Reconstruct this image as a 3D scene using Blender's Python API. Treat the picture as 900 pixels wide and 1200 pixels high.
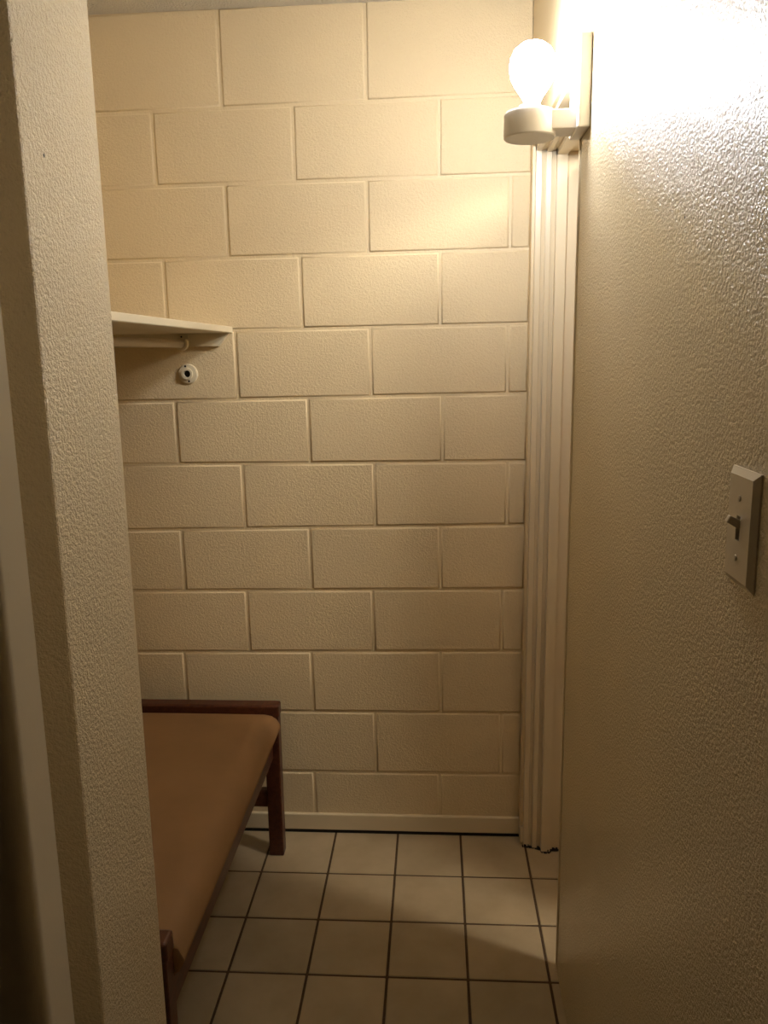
import bpy, bmesh, math, random
from mathutils import Vector, Matrix

random.seed(7)
for o in list(bpy.data.objects):
    bpy.data.objects.remove(o, do_unlink=True)
S = bpy.context.scene
COL = S.collection

# ------------------------------------------------------------------ camera
PITCH, YAW, ROLL = -0.19324, -0.06446, -0.01578
CAM = Vector((0.59695, -2.43701, 1.56648))
fw = Vector((math.sin(YAW)*math.cos(PITCH), math.cos(YAW)*math.cos(PITCH), math.sin(PITCH)))
rt = fw.cross(Vector((0, 0, 1))).normalized()
up = rt.cross(fw)
rt, up = rt*math.cos(ROLL)+up*math.sin(ROLL), up*math.cos(ROLL)-rt*math.sin(ROLL)
cd = bpy.data.cameras.new('camera')
cd.sensor_fit = 'VERTICAL'
cd.sensor_height = 36.0
cd.lens = 948.227*36.0/1200.0
cd.clip_start = 0.02
cam = bpy.data.objects.new('camera', cd)
COL.objects.link(cam)
M = Matrix((rt, up, -fw)).transposed().to_4x4()
M.translation = CAM
cam.matrix_world = M
S.camera = cam

# ------------------------------------------------------------------ world, light levels, exposure
w = bpy.data.worlds.new('world')
S.world = w
w.use_nodes = True
bg = w.node_tree.nodes['Background']
bg.inputs[0].default_value = (1.0, 0.72, 0.42, 1)
bg.inputs[1].default_value = 0.004
BULB_STRENGTH = 150.0
BULB_COLOR = (0.97, 1.0, 1.07, 1)
ADJOINING_LAMP_COLOR = (1.0, 0.95, 0.84, 1)
ADJOINING_LAMP_STRENGTH = 150.0
S.view_settings.view_transform = 'Standard'
S.view_settings.look = 'None'
S.view_settings.gamma = 1.0
S.view_settings.use_curve_mapping = False
S.view_settings.exposure = 0.20

# ------------------------------------------------------------------ helpers
def tag(o, label=None, cat=None, group=None, kind=None):
    if label: o['label'] = label
    if cat: o['category'] = cat
    if group: o['group'] = group
    if kind: o['kind'] = kind
    return o

def empty(name, loc=(0, 0, 0)):
    o = bpy.data.objects.new(name, None)
    COL.objects.link(o)
    o.location = loc
    o.empty_display_size = 0.05
    return o

def link(name, bm, mat, parent=None, smooth=False):
    me = bpy.data.meshes.new(name)
    bmesh.ops.recalc_face_normals(bm, faces=bm.faces[:])
    bm.to_mesh(me)
    bm.free()
    me.materials.append(mat)
    if smooth:
        for p in me.polygons: p.use_smooth = True
    o = bpy.data.objects.new(name, me)
    COL.objects.link(o)
    if parent:
        o.parent = parent
        o.matrix_parent_inverse = Matrix.Translation(-parent.location)
    return o

def add_box(bm, x0, x1, y0, y1, z0, z1, bev=0.0, seg=2):
    t = bmesh.new()
    v = [t.verts.new(p) for p in ((x0,y0,z0),(x1,y0,z0),(x1,y1,z0),(x0,y1,z0),(x0,y0,z1),(x1,y0,z1),(x1,y1,z1),(x0,y1,z1))]
    for f in ((0,3,2,1),(4,5,6,7),(0,1,5,4),(1,2,6,5),(2,3,7,6),(3,0,4,7)):
        t.faces.new([v[i] for i in f])
    if bev > 0:
        bmesh.ops.bevel(t, geom=t.edges[:], offset=bev, segments=seg, profile=0.5, affect='EDGES')
    me = bpy.data.meshes.new('tmp')
    t.to_mesh(me); t.free()
    bm.from_mesh(me)
    bpy.data.meshes.remove(me)

def box(name, mat, parent, x0, x1, y0, y1, z0, z1, bev=0.0, seg=2):
    bm = bmesh.new()
    add_box(bm, x0, x1, y0, y1, z0, z1, bev, seg)
    return link(name, bm, mat, parent)

def lathe(name, mat, parent, prof, origin, axis='Z', n=48, smooth=True):
    """prof: list of (radius, height) along the axis; closed at radius 0 ends."""
    bm = bmesh.new()
    rings = []
    def P(r, h, a):
        c, s = math.cos(a)*r, math.sin(a)*r
        if axis == 'Z': p = (c, s, h)
        elif axis == 'Y': p = (c, h, s)
        else: p = (h, c, s)
        return (p[0]+origin[0], p[1]+origin[1], p[2]+origin[2])
    for r, h in prof:
        if r < 1e-6: rings.append([bm.verts.new(P(0, h, 0))])
        else: rings.append([bm.verts.new(P(r, h, 2*math.pi*k/n)) for k in range(n)])
    for a, b in zip(rings, rings[1:]):
        for k in range(n):
            k2 = (k+1) % n
            if len(a) == 1 and len(b) == 1: continue
            if len(a) == 1: bm.faces.new((a[0], b[k], b[k2]))
            elif len(b) == 1: bm.faces.new((a[k], a[k2], b[0]))
            else: bm.faces.new((a[k], a[k2], b[k2], b[k]))
    o = link(name, bm, mat, parent)
    if smooth:
        o.data.set_sharp_from_angle(angle=math.radians(35)) if hasattr(o.data, 'set_sharp_from_angle') else None
        for p in o.data.polygons: p.use_smooth = True
    return o

def prism(name, mat, parent, pts, axis, a, b):
    """polygon pts extruded along axis from a to b. axis 'z': pts are (x,y); 'y': (x,z); 'x': (y,z)."""
    bm = bmesh.new()
    def P(p, h):
        return {'z': (p[0], p[1], h), 'y': (p[0], h, p[1]), 'x': (h, p[0], p[1])}[axis]
    v0 = [bm.verts.new(P(p, a)) for p in pts]
    v1 = [bm.verts.new(P(p, b)) for p in pts]
    bm.faces.new(v0); bm.faces.new(v1)
    for i in range(len(pts)):
        j = (i+1) % len(pts)
        bm.faces.new((v0[i], v0[j], v1[j], v1[i]))
    return link(name, bm, mat, parent)

# ------------------------------------------------------------------ materials
def new_mat(name):
    m = bpy.data.materials.new(name)
    m.use_nodes = True
    nt = m.node_tree
    b = nt.nodes['Principled BSDF']
    return m, nt, b

def N(nt, typ, **kw):
    n = nt.nodes.new(typ)
    for k, v in kw.items():
        if k.startswith('i_'):
            key = k[2:]
            n.inputs[int(key) if key.isdigit() else key].default_value = v
        else: setattr(n, k, v)
    return n

def coords(nt):
    g = N(nt, 'ShaderNodeNewGeometry')
    return g.outputs['Position']

def noise(nt, vec, scale, detail=2.0, rough=0.5):
    n = N(nt, 'ShaderNodeTexNoise')
    n.inputs['Scale'].default_value = scale
    n.inputs['Detail'].default_value = detail
    n.inputs['Roughness'].default_value = rough
    nt.links.new(vec, n.inputs['Vector'])
    return n.outputs['Fac']

def ramp(nt, fac, stops):
    r = N(nt, 'ShaderNodeValToRGB')
    els = r.color_ramp.elements
    while len(els) < len(stops): els.new(0.5)
    for e, (p, c) in zip(els, stops):
        e.position = p
        e.color = c if len(c) == 4 else (*c, 1)
    nt.links.new(fac, r.inputs['Fac'])
    return r.outputs['Color']

def paint(name, col, rough, bump_scale=0.0, bump=0.0, dist=0.002, var=0.05, kind='peel', spec=0.5):
    """painted surface with small relief. peel = sprayed orange peel, block = pitted masonry paint, smooth"""
    m, nt, b = new_mat(name)
    p = coords(nt)
    c2 = tuple(max(0, c*(1-var*2)) for c in col)
    big = noise(nt, p, 3.0, 3.0)
    cc = ramp(nt, big, [(0.3, c2), (0.7, col)])
    nt.links.new(cc, b.inputs['Base Color'])
    b.inputs['Roughness'].default_value = rough
    b.inputs['Specular IOR Level'].default_value = spec
    if bump > 0:
        if kind == 'peel':
            a = noise(nt, p, bump_scale, 3.5, 0.6)
            h = ramp(nt, a, [(0.30, (0, 0, 0)), (0.52, (0.6, 0.6, 0.6)), (0.72, (1, 1, 1))])
        else:
            a = noise(nt, p, bump_scale, 3.0, 0.6)
            pits = noise(nt, p, bump_scale*1.9, 1.0, 0.5)
            h1 = ramp(nt, a, [(0.2, (0, 0, 0)), (0.8, (0.75, 0.75, 0.75))])
            h2 = ramp(nt, pits, [(0.33, (0, 0, 0)), (0.42, (1, 1, 1))])
            mx = N(nt, 'ShaderNodeMix', data_type='RGBA', blend_type='MULTIPLY')
            mx.inputs[0].default_value = 0.75
            nt.links.new(h1, mx.inputs[6]); nt.links.new(h2, mx.inputs[7])
            h = mx.outputs[2]
        bp = N(nt, 'ShaderNodeBump')
        bp.inputs['Strength'].default_value = bump
        bp.inputs['Distance'].default_value = dist
        nt.links.new(h, bp.inputs['Height'])
        nt.links.new(bp.outputs['Normal'], b.inputs['Normal'])
    return m

CREAM = (0.77, 0.615, 0.375)
M_BLOCK = paint('painted_block', CREAM, 0.55, 135, 0.65, 0.003, 0.03, 'block', 0.3)
M_DARKENED_WALL = paint('bounce_cutting_brown', (0.20, 0.13, 0.075), 0.6, 60, 0.25, 0.002, 0.03)  # unseen adjoining walls, colour darkened to cut light bouncing through the doorway
M_MORTAR = paint('painted_mortar', CREAM, 0.45, 160, 0.5, 0.002, 0.03)
M_PEEL = paint('textured_wall_paint', (0.82, 0.675, 0.435), 0.20, 190, 0.72, 0.0030, 0.03)
M_PEEL.node_tree.nodes['Principled BSDF'].inputs['Coat Weight'].default_value = 0.35
M_PEEL.node_tree.nodes['Principled BSDF'].inputs['Coat Roughness'].default_value = 0.09
M_SMOOTH = paint('smooth_wall_paint', CREAM, 0.40, 60, 0.25, 0.002, 0.02)
M_TRIM = paint('glossy_trim_paint', (0.74, 0.615, 0.41), 0.30, 40, 0.12, 0.001, 0.02)
M_CEIL = paint('ceiling_spray_texture', (0.78, 0.70, 0.54), 0.8, 170, 1.0, 0.006, 0.03)
M_SHELF = paint('painted_shelf_board', (0.76, 0.66, 0.46), 0.5, 30, 0.2, 0.001, 0.03)
M_ROD = paint('painted_rod', (0.58, 0.47, 0.32), 0.4, 0, 0, 0, 0.02)
M_FIX = paint('white_fixture_plastic', (0.72, 0.65, 0.55), 0.35, 0, 0, 0, 0.0)
M_SWITCH = paint('ivory_switch_plastic', (0.66, 0.55, 0.38), 0.3, 0, 0, 0, 0.0)
M_DARK = paint('void_shade', (0.012, 0.008, 0.005), 0.8, 0, 0, 0, 0.0)  # near-black colour standing in for shade inside holes, slots and gaps
M_GRIME = paint('black_grime', (0.02, 0.014, 0.009), 0.9, 300, 1.0, 0.003, 0.1)

def tile_mat():
    m, nt, b = new_mat('ceramic_floor_tile')
    p = coords(nt)
    oi = N(nt, 'ShaderNodeObjectInfo')
    big = noise(nt, p, 6.0, 4.0, 0.6)
    c = ramp(nt, big, [(0.3, (0.38, 0.295, 0.18)), (0.7, (0.47, 0.37, 0.235))])
    hsv = N(nt, 'ShaderNodeHueSaturation')
    mr = N(nt, 'ShaderNodeMapRange')
    mr.inputs[3].default_value = 0.92; mr.inputs[4].default_value = 1.06
    nt.links.new(oi.outputs['Random'], mr.inputs[0])
    nt.links.new(mr.outputs[0], hsv.inputs['Value'])
    nt.links.new(c, hsv.inputs['Color'])
    nt.links.new(hsv.outputs[0], b.inputs['Base Color'])
    b.inputs['Roughness'].default_value = 0.45
    bp = N(nt, 'ShaderNodeBump'); bp.inputs['Strength'].default_value = 0.15; bp.inputs['Distance'].default_value = 0.002
    nt.links.new(noise(nt, p, 45, 3), bp.inputs['Height'])
    nt.links.new(bp.outputs[0], b.inputs['Normal'])
    return m
M_TILE = tile_mat()
M_GROUT = paint('dark_brown_grout', (0.085, 0.05, 0.024), 0.9, 120, 0.6, 0.002, 0.15)

def wood_mat():
    m, nt, b = new_mat('dark_red_stained_wood')
    p = coords(nt)
    mp = N(nt, 'ShaderNodeMapping'); mp.inputs['Scale'].default_value = (30, 6, 30)
    nt.links.new(p, mp.inputs['Vector'])
    n = noise(nt, mp.outputs[0], 3.0, 5.0, 0.6)
    c = ramp(nt, n, [(0.3, (0.055, 0.014, 0.007)), (0.7, (0.115, 0.032, 0.013))])
    nt.links.new(c, b.inputs['Base Color'])
    b.inputs['Roughness'].default_value = 0.38
    return m
M_WOOD = wood_mat()

def fabric_mat():
    m, nt, b = new_mat('tan_vinyl_upholstery')
    p = coords(nt)
    n = noise(nt, p, 7.0, 3.0)
    c = ramp(nt, n, [(0.3, (0.25, 0.135, 0.052)), (0.7, (0.30, 0.16, 0.062))])
    nt.links.new(c, b.inputs['Base Color'])
    b.inputs['Roughness'].default_value = 0.7
    bp = N(nt, 'ShaderNodeBump'); bp.inputs['Strength'].default_value = 0.25; bp.inputs['Distance'].default_value = 0.001
    nt.links.new(noise(nt, p, 420, 2), bp.inputs['Height'])
    nt.links.new(bp.outputs[0], b.inputs['Normal'])
    return m
M_FABRIC = fabric_mat()

def emit_mat(name, col, strength):
    m, nt, b = new_mat(name)
    nt.nodes.remove(b)
    e = N(nt, 'ShaderNodeEmission')
    e.inputs[0].default_value = col
    e.inputs[1].default_value = strength
    nt.links.new(e.outputs[0], nt.nodes['Material Output'].inputs[0])
    return m
M_BULB = emit_mat('lit_bulb_glass', BULB_COLOR, BULB_STRENGTH)
M_LAMP2 = emit_mat('lit_globe_glass', ADJOINING_LAMP_COLOR, ADJOINING_LAMP_STRENGTH)

# ------------------------------------------------------------------ the setting
ZC = 2.512            # ceiling height
XL, XR = -0.56, 0.905 # nook's left wall, textured right wall
XB = 0.868            # right end of the block wall
YE = -0.60            # far end of the textured right wall
YN = -2.75            # open end behind the camera
XA = 2.15             # far side of the adjoining room

# floor: grout bed with one tile object each
fl = box('floor', M_GROUT, None, XL-0.1, XA+0.1, YN, 0.15, -0.06, -0.0018)
tag(fl, 'square beige ceramic tile floor with dark brown grout', 'floor', kind='structure')
TS, TX, TY = 0.2066, 0.26298, -0.22249
G = 0.0043
tile_cache = {}
def tile(x0, x1, y0, y1):
    x0, x1 = max(x0, XL), min(x1, XA)
    y0, y1 = max(y0, YN+0.01), min(y1, 0.0)
    if x1-x0 < 0.012 or y1-y0 < 0.012: return
    a, b = (x1-x0)/2-G/1.3, (y1-y0)/2-G/1.3
    key = (round(a, 4), round(b, 4))
    if key not in tile_cache:
        bm = bmesh.new()
        add_box(bm, -a, a, -b, b, -0.02, 0.0, 0.0016, 1)
        o = link('tile', bm, M_TILE, fl)
        tile_cache[key] = o.data
    else:
        o = bpy.data.objects.new('tile', tile_cache[key])
        COL.objects.link(o)
        o.parent = fl
    o.location = ((x0+x1)/2, (y0+y1)/2, random.uniform(-0.0005, 0.0005))
for i in range(-5, 10):
    for j in range(0, 13):
        tile(TX+i*TS, TX+(i+1)*TS, TY-j*TS, 0.0 if j == 0 else TY-(j-1)*TS)

ce = box('ceiling', M_CEIL, None, XL-0.1, XA+0.1, YN, 0.15, ZC, ZC+0.08)
tag(ce, 'off white spray textured ceiling', 'ceiling', kind='structure')

# back wall of painted concrete blocks: mortar bed + one object for each block
wb = box('wall_back', M_MORTAR, None, XL-0.1, XB, 0.0042, 0.15, -0.02, ZC)
tag(wb, 'cream painted concrete block wall behind the bench', 'wall', kind='structure')
LINES = [(0.010, 2.512), (0.011, 2.257), (0.005, 2.053), (0.007, 1.849), (0.006, 1.641), (0.010, 1.437), (0.002, 1.241),
         (0.013, 1.0365), (0.009, 0.836), (0.011, 0.631), (0.004, 0.427), (0.004, 0.214), (0.004, 0.010)]
JOINTS = [None, [-0.410, -0.003, 0.408], [-0.207, 0.1985, 0.611], [-0.41, -0.005, 0.405, 0.8125], [-0.201, 0.206, 0.613],
          [-0.405, 0.0025, 0.407, 0.811], [-0.193, 0.2155, 0.619], [-0.40, 0.005, 0.412, 0.815], [-0.199, 0.2075, 0.612],
          [-0.41, -0.0015, 0.4005, 0.8035], [-0.216, 0.1995, 0.6125], [-0.41, -0.002, 0.400, 0.806], [-0.21, 0.195, 0.608]]
JG = 0.0042   # half joint
def block(x0, x1, c):
    (a0, b0), (a1, b1) = LINES[c-1], LINES[c]
    zt = lambda x: a0*x+b0-(JG if c > 1 else 0)
    zb = lambda x: a1*x+b1+JG
    y = random.uniform(-0.0008, 0.0008)
    bm = bmesh.new()
    q = [(x0+JG, zb(x0)), (x1-JG, zb(x1)), (x1-JG, zt(x1)), (x0+JG, zt(x0))]
    f = [bm.verts.new((x, y, z)) for x, z in q]
    r = [bm.verts.new((x, 0.03, z)) for x, z in q]
    ff = bm.faces.new(f)
    for i in range(4):
        j = (i+1) % 4
        bm.faces.new((f[i], r[i], r[j], f[j]))
    bmesh.ops.bevel(bm, geom=list(ff.edges), offset=0.0045, segments=2, profile=0.5, affect='EDGES')
    o = link('block', bm, M_BLOCK, wb, smooth=True)
    big = max(o.data.polygons, key=lambda p: p.area)
    big.use_smooth = False
    return o
for c in range(1, 13):
    xs = [XL-0.05] + [x for x in JOINTS[c] if x > XL+0.02] + [XB+JG]
    for x0, x1 in zip(xs, xs[1:]):
        block(x0, x1, c)

# right wall: textured partition ending at the doorway
wr = box('wall_right', M_PEEL, None, XR, XR+0.045, YN, YE, 0.0, ZC)
tag(wr, 'sprayed orange peel textured tan wall beside the light switch', 'wall', kind='structure')
for hy_h, hz_h, hr in ((-1.370, 1.725, 0.0022), (-0.676, 1.619, 0.0020)):
    lathe('nail_hole', M_DARK, wr, [(hr, -0.0006), (0.0, -0.0008)], (XR, hy_h, hz_h), 'X', 10)
# lintel wall above the doorway and stub beside the back corner
lt = box('wall_lintel', M_SMOOTH, None, XB, XR+0.20, -0.575, 0.0, 2.118, ZC)
tag(lt, 'smooth cream wall above the doorway behind the bulb', 'wall', kind='structure')
st = box('wall_stub', M_SMOOTH, None, XB, XR+0.20, -0.045, 0.15, 0.0, 2.118)
tag(st, 'narrow cream wall return between block wall and door frame', 'wall', kind='structure')

# door frame in the right wall
df = empty('trim_1', (0.93, -0.33, 0.0))
tag(df, 'cream stepped door frame at the right end of block wall', 'door frame', kind='structure')
PROF = [(0.876, -0.040), (0.876, -0.064), (0.891, -0.065), (0.893, -0.062), (0.9015, -0.060), (0.903, -0.060), (0.903, -0.072), (0.9165, -0.073),
        (0.918, -0.070), (0.9275, -0.068), (0.929, -0.068), (0.929, -0.092), (0.957, -0.093), (0.957, -0.078), (0.962, -0.078), (1.06, -0.078), (1.06, -0.040)]
prism('far_jamb', M_TRIM, df, PROF, 'z', 0.004, 2.118)
HEAD = [(x, 2.118-(-0.040-y)*0.62) for x, y in PROF]
HEAD = [(x, z if i not in (0, len(PROF)-1) else 2.125) for i, (x, z) in enumerate(HEAD)]
prism('head', M_TRIM, df, HEAD, 'y', -0.585, -0.042)
box('near_jamb', M_TRIM, df, XR-0.003, XR+0.047, YE+0.0005, YE+0.010, 0.0, 2.10, 0.002, 1)

# door leaf standing ajar in the adjoining room
d2 = empty('door_2', (1.02, -0.12, 0.0))
tag(d2, 'cream door ajar inside the doorway right of block wall', 'door', kind='structure')
hx, hy = 1.015, -0.115
ex, ey = 1.30, -0.60
dv = Vector((ex-hx, ey-hy, 0)).normalized(); nv = Vector((-dv.y, dv.x, 0))
pts = [(hx, hy), (ex, ey), (ex+nv.x*0.035, ey+nv.y*0.035), (hx+nv.x*0.035, hy+nv.y*0.035)]
lf2 = prism('leaf', M_TRIM, d2, pts, 'z', 0.012, 2.06)
kp = Vector((ex, ey, 0.95)) - dv*0.06
lathe('knob', M_ROD, lf2, [(0.0, 0.0), (0.02, 0.0), (0.012, 0.02), (0.026, 0.035), (0.026, 0.05), (0.0, 0.06)], (kp.x+nv.x*0.035, kp.y+nv.y*0.035, kp.z), 'X', 20)

# adjoining room shell
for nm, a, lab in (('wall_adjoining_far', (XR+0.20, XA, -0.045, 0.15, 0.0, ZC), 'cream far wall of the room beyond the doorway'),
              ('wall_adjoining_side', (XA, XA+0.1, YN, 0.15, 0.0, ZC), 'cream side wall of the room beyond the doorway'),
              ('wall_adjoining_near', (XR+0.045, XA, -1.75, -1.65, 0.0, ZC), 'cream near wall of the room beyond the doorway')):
    tag(box(nm, M_DARKENED_WALL, None, *a), lab.replace('cream', 'unseen darkened brown'), 'wall', kind='structure')

# left nook wall and the partition whose lit end faces the bulb
wl = box('wall_left', M_SMOOTH, None, XL-0.1, XL, YN, 0.0042, 0.0, ZC)
tag(wl, 'cream left wall of the nook hidden behind the partition', 'wall', kind='structure')
PX, PY0, PY1 = 0.108, -1.44, -1.20
wp = box('wall_partition', M_PEEL, None, XL, PX, PY0, PY1, 0.0, ZC, 0.004, 2)
tag(wp, 'textured tan partition end standing left of the bench', 'wall', kind='structure')
lathe('nail_hole', M_DARK, wp, [(0.0026, 0.0006), (0.0, 0.0008)], (PX, -1.383, 1.817), 'X', 10)

# baseboards
bb = empty('baseboard_back', (0.16, 0.0, 0.0))
tag(bb, 'low cream baseboard along the foot of block wall', 'baseboard', kind='structure')
box('board', M_TRIM, bb, XL, 0.884, -0.012, 0.003, 0.012, 0.068, 0.003, 2)
box('board_return', M_TRIM, bb, 0.866, 0.877, -0.058, -0.008, 0.012, 0.066, 0.003, 2)
box('gap_shade', M_DARK, bb, XL, 0.874, -0.008, 0.002, 0.0, 0.0125)  # black strip painted in for the shade under the board

# grime along the foot of the door frame
bm = bmesh.new()
foot = [(0.874, -0.064), (0.890, -0.067), (0.903, -0.069), (0.917, -0.075), (0.929, -0.080), (0.931, -0.094), (0.957, -0.095), (0.960, -0.082), (1.0, -0.081)]
for (x0, y0), (x1, y1) in zip(foot, foot[1:]):
    n = max(2, int((x1-x0)/0.004))
    for k in range(n):
        t = (k+random.random()*0.6)/n
        x, y = x0+(x1-x0)*t, y0+(y1-y0)*t
        s = random.uniform(0.0012, 0.0035)
        add_box(bm, x-s, x+s, y-s*1.2, y+0.008, 0.0, random.choice((0.0015, 0.003, 0.004, 0.009))*random.uniform(0.7, 1.2), 0.0004, 1)
g = link('floor_grime', bm, M_GRIME)
tag(g, 'black crumbly grime at the foot of the door frame', 'grime', kind='stuff')

# open door leaf on the near left
d1 = empty('door_1', (-0.1, -1.816, 0.0))
tag(d1, 'smooth cream open door seen edge on at the far left', 'door', kind='structure')
bm = bmesh.new()
add_box(bm, -0.50, 0.250, -1.843, -1.789, 0.012, 2.05, 0.0, 1)
ed = [e for e in bm.edges if all(abs(v.co.x-0.250) < 1e-5 for v in e.verts) and all(abs(v.co.y+1.843) < 1e-5 for v in e.verts)]
bmesh.ops.bevel(bm, geom=ed, offset=0.016, segments=14, profile=0.5, affect='EDGES')
link('leaf', bm, M_TRIM, d1)
for z in (0.25, 1.05, 1.85):
    box('hinge', M_ROD, d1, -0.512, -0.499, -1.825, -1.807, z-0.045, z+0.045)

# ------------------------------------------------------------------ bench
be = empty('upholstered_bench', (-0.17, -0.62, 0.0))
tag(be, 'low bench with tan upholstered seat and dark red wood end frames', 'bench')
BX0, BX1 = -0.47, 0.112
for yf, yb, x1 in ((-0.142, -0.100, BX1), (-1.165, -1.123, BX1-0.012)):
    for lx in (x1-0.046, BX0):
        bm = bmesh.new()
        add_box(bm, lx, lx+0.046, yf, yb, 0.0, 0.474, 0.004, 2)
        link('leg', bm, M_WOOD, be)
    bm = bmesh.new()
    add_box(bm, BX0-0.002, x1+0.003, yf-0.002, yb+0.002, 0.470, 0.512, 0.007, 3)
    link('end_rail', bm, M_WOOD, be)
    box('stretcher', M_WOOD, be, BX0+0.04, x1-0.04, yf+0.008, yb-0.008, 0.165, 0.222, 0.003, 1)
for lx in (BX1-0.046, BX0+0.012):
    box('side_rail', M_WOOD, be, lx, lx+0.026, -1.127, -0.138, 0.335, 0.398, 0.003, 1)
# cushion: crowned, soft-cornered slab
bm = bmesh.new()
nx, ny = 22, 34
cx0, cx1, cy0, cy1 = BX0-0.008, BX1+0.008, -1.123, -0.1425
rows_t, rows_b = [], []
hx_, hy_ = (cx1-cx0)/2, (cy1-cy0)/2
mx_, my_ = (cx0+cx1)/2, (cy0+cy1)/2
def edge_h(d, R):           # height fall-off near an edge, d distance from the edge
    if d >= R: return 0.0
    return R - math.sqrt(max(0.0, R*R-(R-d)**2))
def samples(h, n):
    out = []
    for k in range(n+1):
        t = -math.cos(math.pi*k/n)
        out.append(t*h)
    return out
for sgn, rows in ((1, rows_t), (-1, rows_b)):
    for y in samples(hy_, ny):
        r = []
        for x in samples(hx_, nx):
            zc, half = 0.444, 0.047
            crown = 0.015*(1-(x/hx_)**2)*(1-(y/hy_)**4) if sgn > 0 else 0.0
            fall = max(min(0.047, edge_h(hx_-abs(x), 0.06)*0.95), edge_h(hy_-abs(y), 0.022)*0.9)
            z = zc + sgn*max(0.0, half - fall) + crown
            r.append(bm.verts.new((mx_+x, my_+y, z)))
        rows.append(r)
for rows in (rows_t, rows_b):
    for a, b in zip(rows, rows[1:]):
        for k in range(len(a)-1):
            bm.faces.new((a[k], a[k+1], b[k+1], b[k]))
for i in (0, -1):       # end caps between the top and bottom skins
    for k in range(nx):
        bm.faces.new((rows_t[i][k], rows_t[i][k+1], rows_b[i][k+1], rows_b[i][k]))
bmesh.ops.remove_doubles(bm, verts=bm.verts[:], dist=0.0008)
link('cushion', bm, M_FABRIC, be, smooth=True)

# ------------------------------------------------------------------ shelf and clothes rod
sh = empty('closet_shelf', (-0.28, -0.68, 1.634))
tag(sh, 'cream painted wooden shelf over the clothes rod', 'shelf')
box('board', M_SHELF, sh, XL, -0.003, -1.198, -0.001, 1.634, 1.652, 0.002, 1)
cl = prism('shelf_cleat', M_SHELF, None, [(XL, 1.634), (-0.010, 1.634), (-0.044, 1.596), (XL, 1.596)], 'y', -0.019, -0.001)
tag(cl, 'cream wood cleat with clipped end fixed to block wall under shelf', 'cleat')

rd = empty('clothes_rod', (-0.147, -0.7, 1.605))
tag(rd, 'cream round clothes rod hanging beneath the shelf', 'rod')
lathe('rod', M_ROD, rd, [(0.0, -1.195), (0.0115, -1.195), (0.0115, -0.024), (0.0, -0.024)], (-0.151, 0, 1.604), 'Y', 24)
# end bracket: plate on the cleat with a cup that carries the rod
bm = bmesh.new()
add_box(bm, -0.164, -0.132, -0.023, -0.019, 1.600, 1.633, 0.001, 1)
bk = link('bracket', bm, M_SHELF, rd)
bm = bmesh.new()
n = 20
ri, ro = 0.0125, 0.019
ring = []
for k in range(n+1):
    a = math.pi*0.92 + (math.pi*1.32)*k/n
    ring.append([bm.verts.new((-0.150+math.cos(a)*r, y, 1.604+math.sin(a)*r)) for r, y in ((ri, -0.023), (ro, -0.023), (ro, -0.042), (ri, -0.042))])
for a, b in zip(ring, ring[1:]):
    for k in range(4):
        bm.faces.new((a[k], a[(k+1) % 4], b[(k+1) % 4], b[k]))
bm.faces.new(ring[0]); bm.faces.new(ring[-1])
link('cup', bm, M_SHELF, rd)
lathe('screw_hole', M_DARK, bk, [(0.0028, -0.0006), (0.0, -0.001)], (-0.153, -0.023, 1.6245), 'Y', 12)

fg = empty('rod_flange', (-0.145, 0.0, 1.516))
tag(fg, 'round cream rod flange screwed to block wall beneath shelf', 'flange')
dsc = lathe('disc', M_SHELF, fg, [(0.0, 0.001), (0.0295, 0.001), (0.0295, -0.006), (0.027, -0.009), (0.0165, -0.010), (0.0165, -0.018), (0.0105, -0.018), (0.0105, -0.006), (0.0, -0.006)], (-0.145, 0, 1.516), 'Y', 40)
lathe('socket', M_DARK, dsc, [(0.0100, -0.0065), (0.0, -0.0068)], (-0.145, 0, 1.516), 'Y', 24)
for dx, dz in ((-0.006, 0.0225), (0.003, -0.022)):
    lathe('screw_hole', M_DARK, dsc, [(0.0032, -0.0098), (0.0, -0.0104)], (-0.145+dx, 0, 1.516+dz), 'Y', 12)

# ------------------------------------------------------------------ wall light
FX, FY = 0.792, -0.65
sc = empty('wall_light', (XR, FY, 2.0))
tag(sc, 'white wall light with round lampholder and bare lit bulb', 'wall light')
box('back_plate', M_FIX, sc, XR-0.025, XR, -0.704, -0.596, 2.000, 2.172, 0.004, 3)
box('arm', M_FIX, sc, FX+0.030, XR-0.020, -0.684, -0.616, 2.003, 2.040, 0.002, 2)
lh = lathe('lampholder', M_FIX, sc, [(0.0, 1.993), (0.050, 1.993), (0.0525, 1.9955), (0.0525, 2.038), (0.049, 2.043), (0.024, 2.046), (0.022, 2.056), (0.018, 2.056), (0.0, 2.050)], (FX, FY, 0), 'Z', 56)
bulb_prof = [(0.0, 2.050), (0.0135, 2.050), (0.015, 2.060), (0.021, 2.072), (0.034, 2.090), (0.0435, 2.108), (0.047, 2.126), (0.0445, 2.145), (0.036, 2.161), (0.023, 2.171), (0.010, 2.1745), (0.0, 2.175)]
bl = lathe('bulb', M_BULB, lh, bulb_prof, (FX+0.004, FY, 0), 'Z', 28)
bl['label'] = 'lit white glass bulb'

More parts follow.
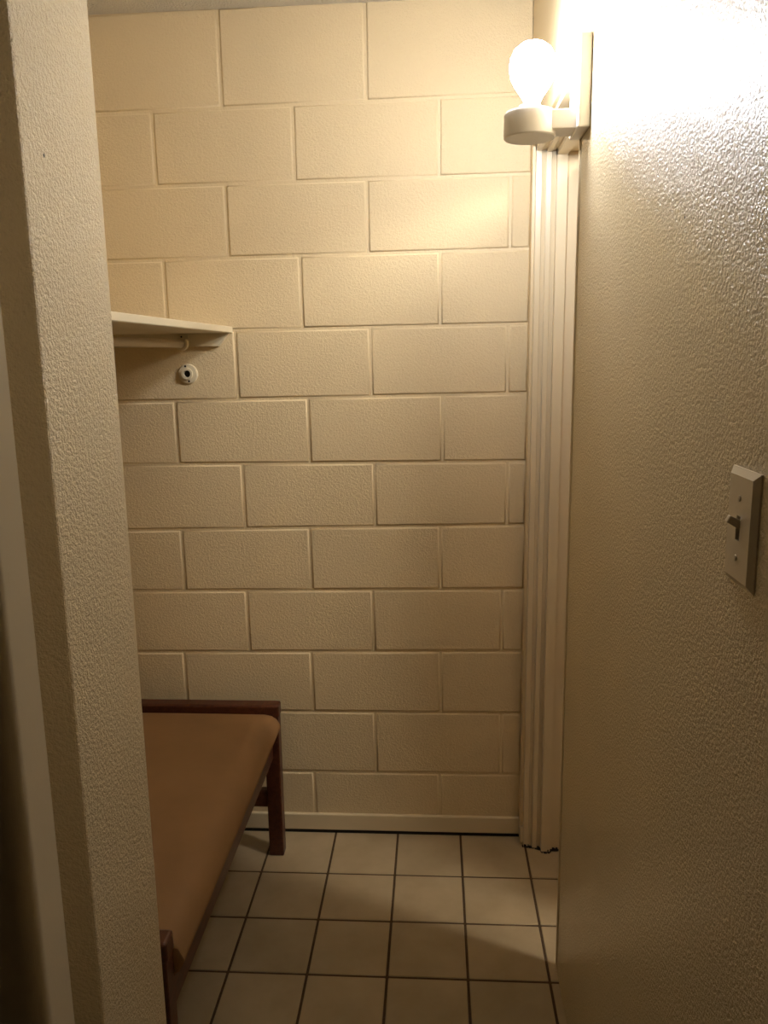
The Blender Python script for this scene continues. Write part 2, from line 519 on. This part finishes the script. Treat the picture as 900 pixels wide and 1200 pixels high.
# lamp of the adjoining room, its light falls through the doorway onto the floor
al = empty('globe_lamp', (1.97, -1.06, ZC))
tag(al, 'round glass ceiling globe lamp in the room beyond the doorway', 'lamp')
lathe('canopy', M_FIX, al, [(0.0, ZC), (0.06, ZC), (0.055, ZC-0.02), (0.02, ZC-0.03), (0.02, ZC-0.06), (0.0, ZC-0.06)], (1.97, -1.06, 0), 'Z', 28)
lathe('globe', M_LAMP2, al, [(0.0, ZC-0.055)]+[(0.10*math.sin(a), ZC-0.155+0.10*math.cos(a)) for a in [math.pi*k/14 for k in range(1, 14)]]+[(0.0, ZC-0.255)], (1.97, -1.06, 0), 'Z', 24)

# ------------------------------------------------------------------ light switch
sw = empty('light_switch', (XR, -1.6265, 1.39))
tag(sw, 'ivory toggle light switch plate on the textured right wall', 'switch')
SY, SZ, hw, hh = -1.6275, 1.390, 0.0365, 0.0590
bm = bmesh.new()
outer = [(-hw, -hh), (hw, -hh), (hw, hh), (-hw, hh)]
inner = [(-hw+0.007, -hh+0.007), (hw-0.007, -hh+0.007), (hw-0.007, hh-0.007), (-hw+0.007, hh-0.007)]
slot = [(-0.0052, -0.0125), (0.0052, -0.0125), (0.0052, 0.0125), (-0.0052, 0.0125)]
def ringv(L, x): return [bm.verts.new((x, SY+a, SZ+b)) for a, b in L]
r0 = ringv(outer, XR+0.001); r1 = ringv(outer, XR-0.0015); r2 = ringv(inner, XR-0.0065); r3 = ringv(slot, XR-0.0068); r4 = ringv(slot, XR-0.003)
for a, b in ((r0, r1), (r1, r2), (r2, r3), (r3, r4)):
    for k in range(4):
        bm.faces.new((a[k], a[(k+1) % 4], b[(k+1) % 4], b[k]))
bm.faces.new(r0)
plate = link('plate', bm, M_SWITCH, sw)
box('slot', M_DARK, sw, XR-0.0035, XR-0.002, SY-0.0050, SY+0.0050, SZ-0.0123, SZ+0.0123)
bm = bmesh.new()
add_box(bm, -0.0045, 0.0045, -0.0042, 0.0042, -0.002, 0.0155, 0.0012, 2)
bmesh.ops.scale(bm, vec=(0.85, 0.9, 1), verts=[v for v in bm.verts if v.co.z > 0.01])
bmesh.ops.transform(bm, matrix=Matrix.Translation((XR-0.004, SY, SZ+0.003)) @ Matrix.Rotation(math.radians(-62), 4, 'Y'), verts=bm.verts[:])
link('toggle', bm, M_SWITCH, sw)
for dz in (0.0302, -0.0302):
    lathe('screw', M_ROD, plate, [(0.0034, -0.0062), (0.0030, -0.0076), (0.0, -0.0080)], (XR, SY, SZ+dz), 'X', 14)
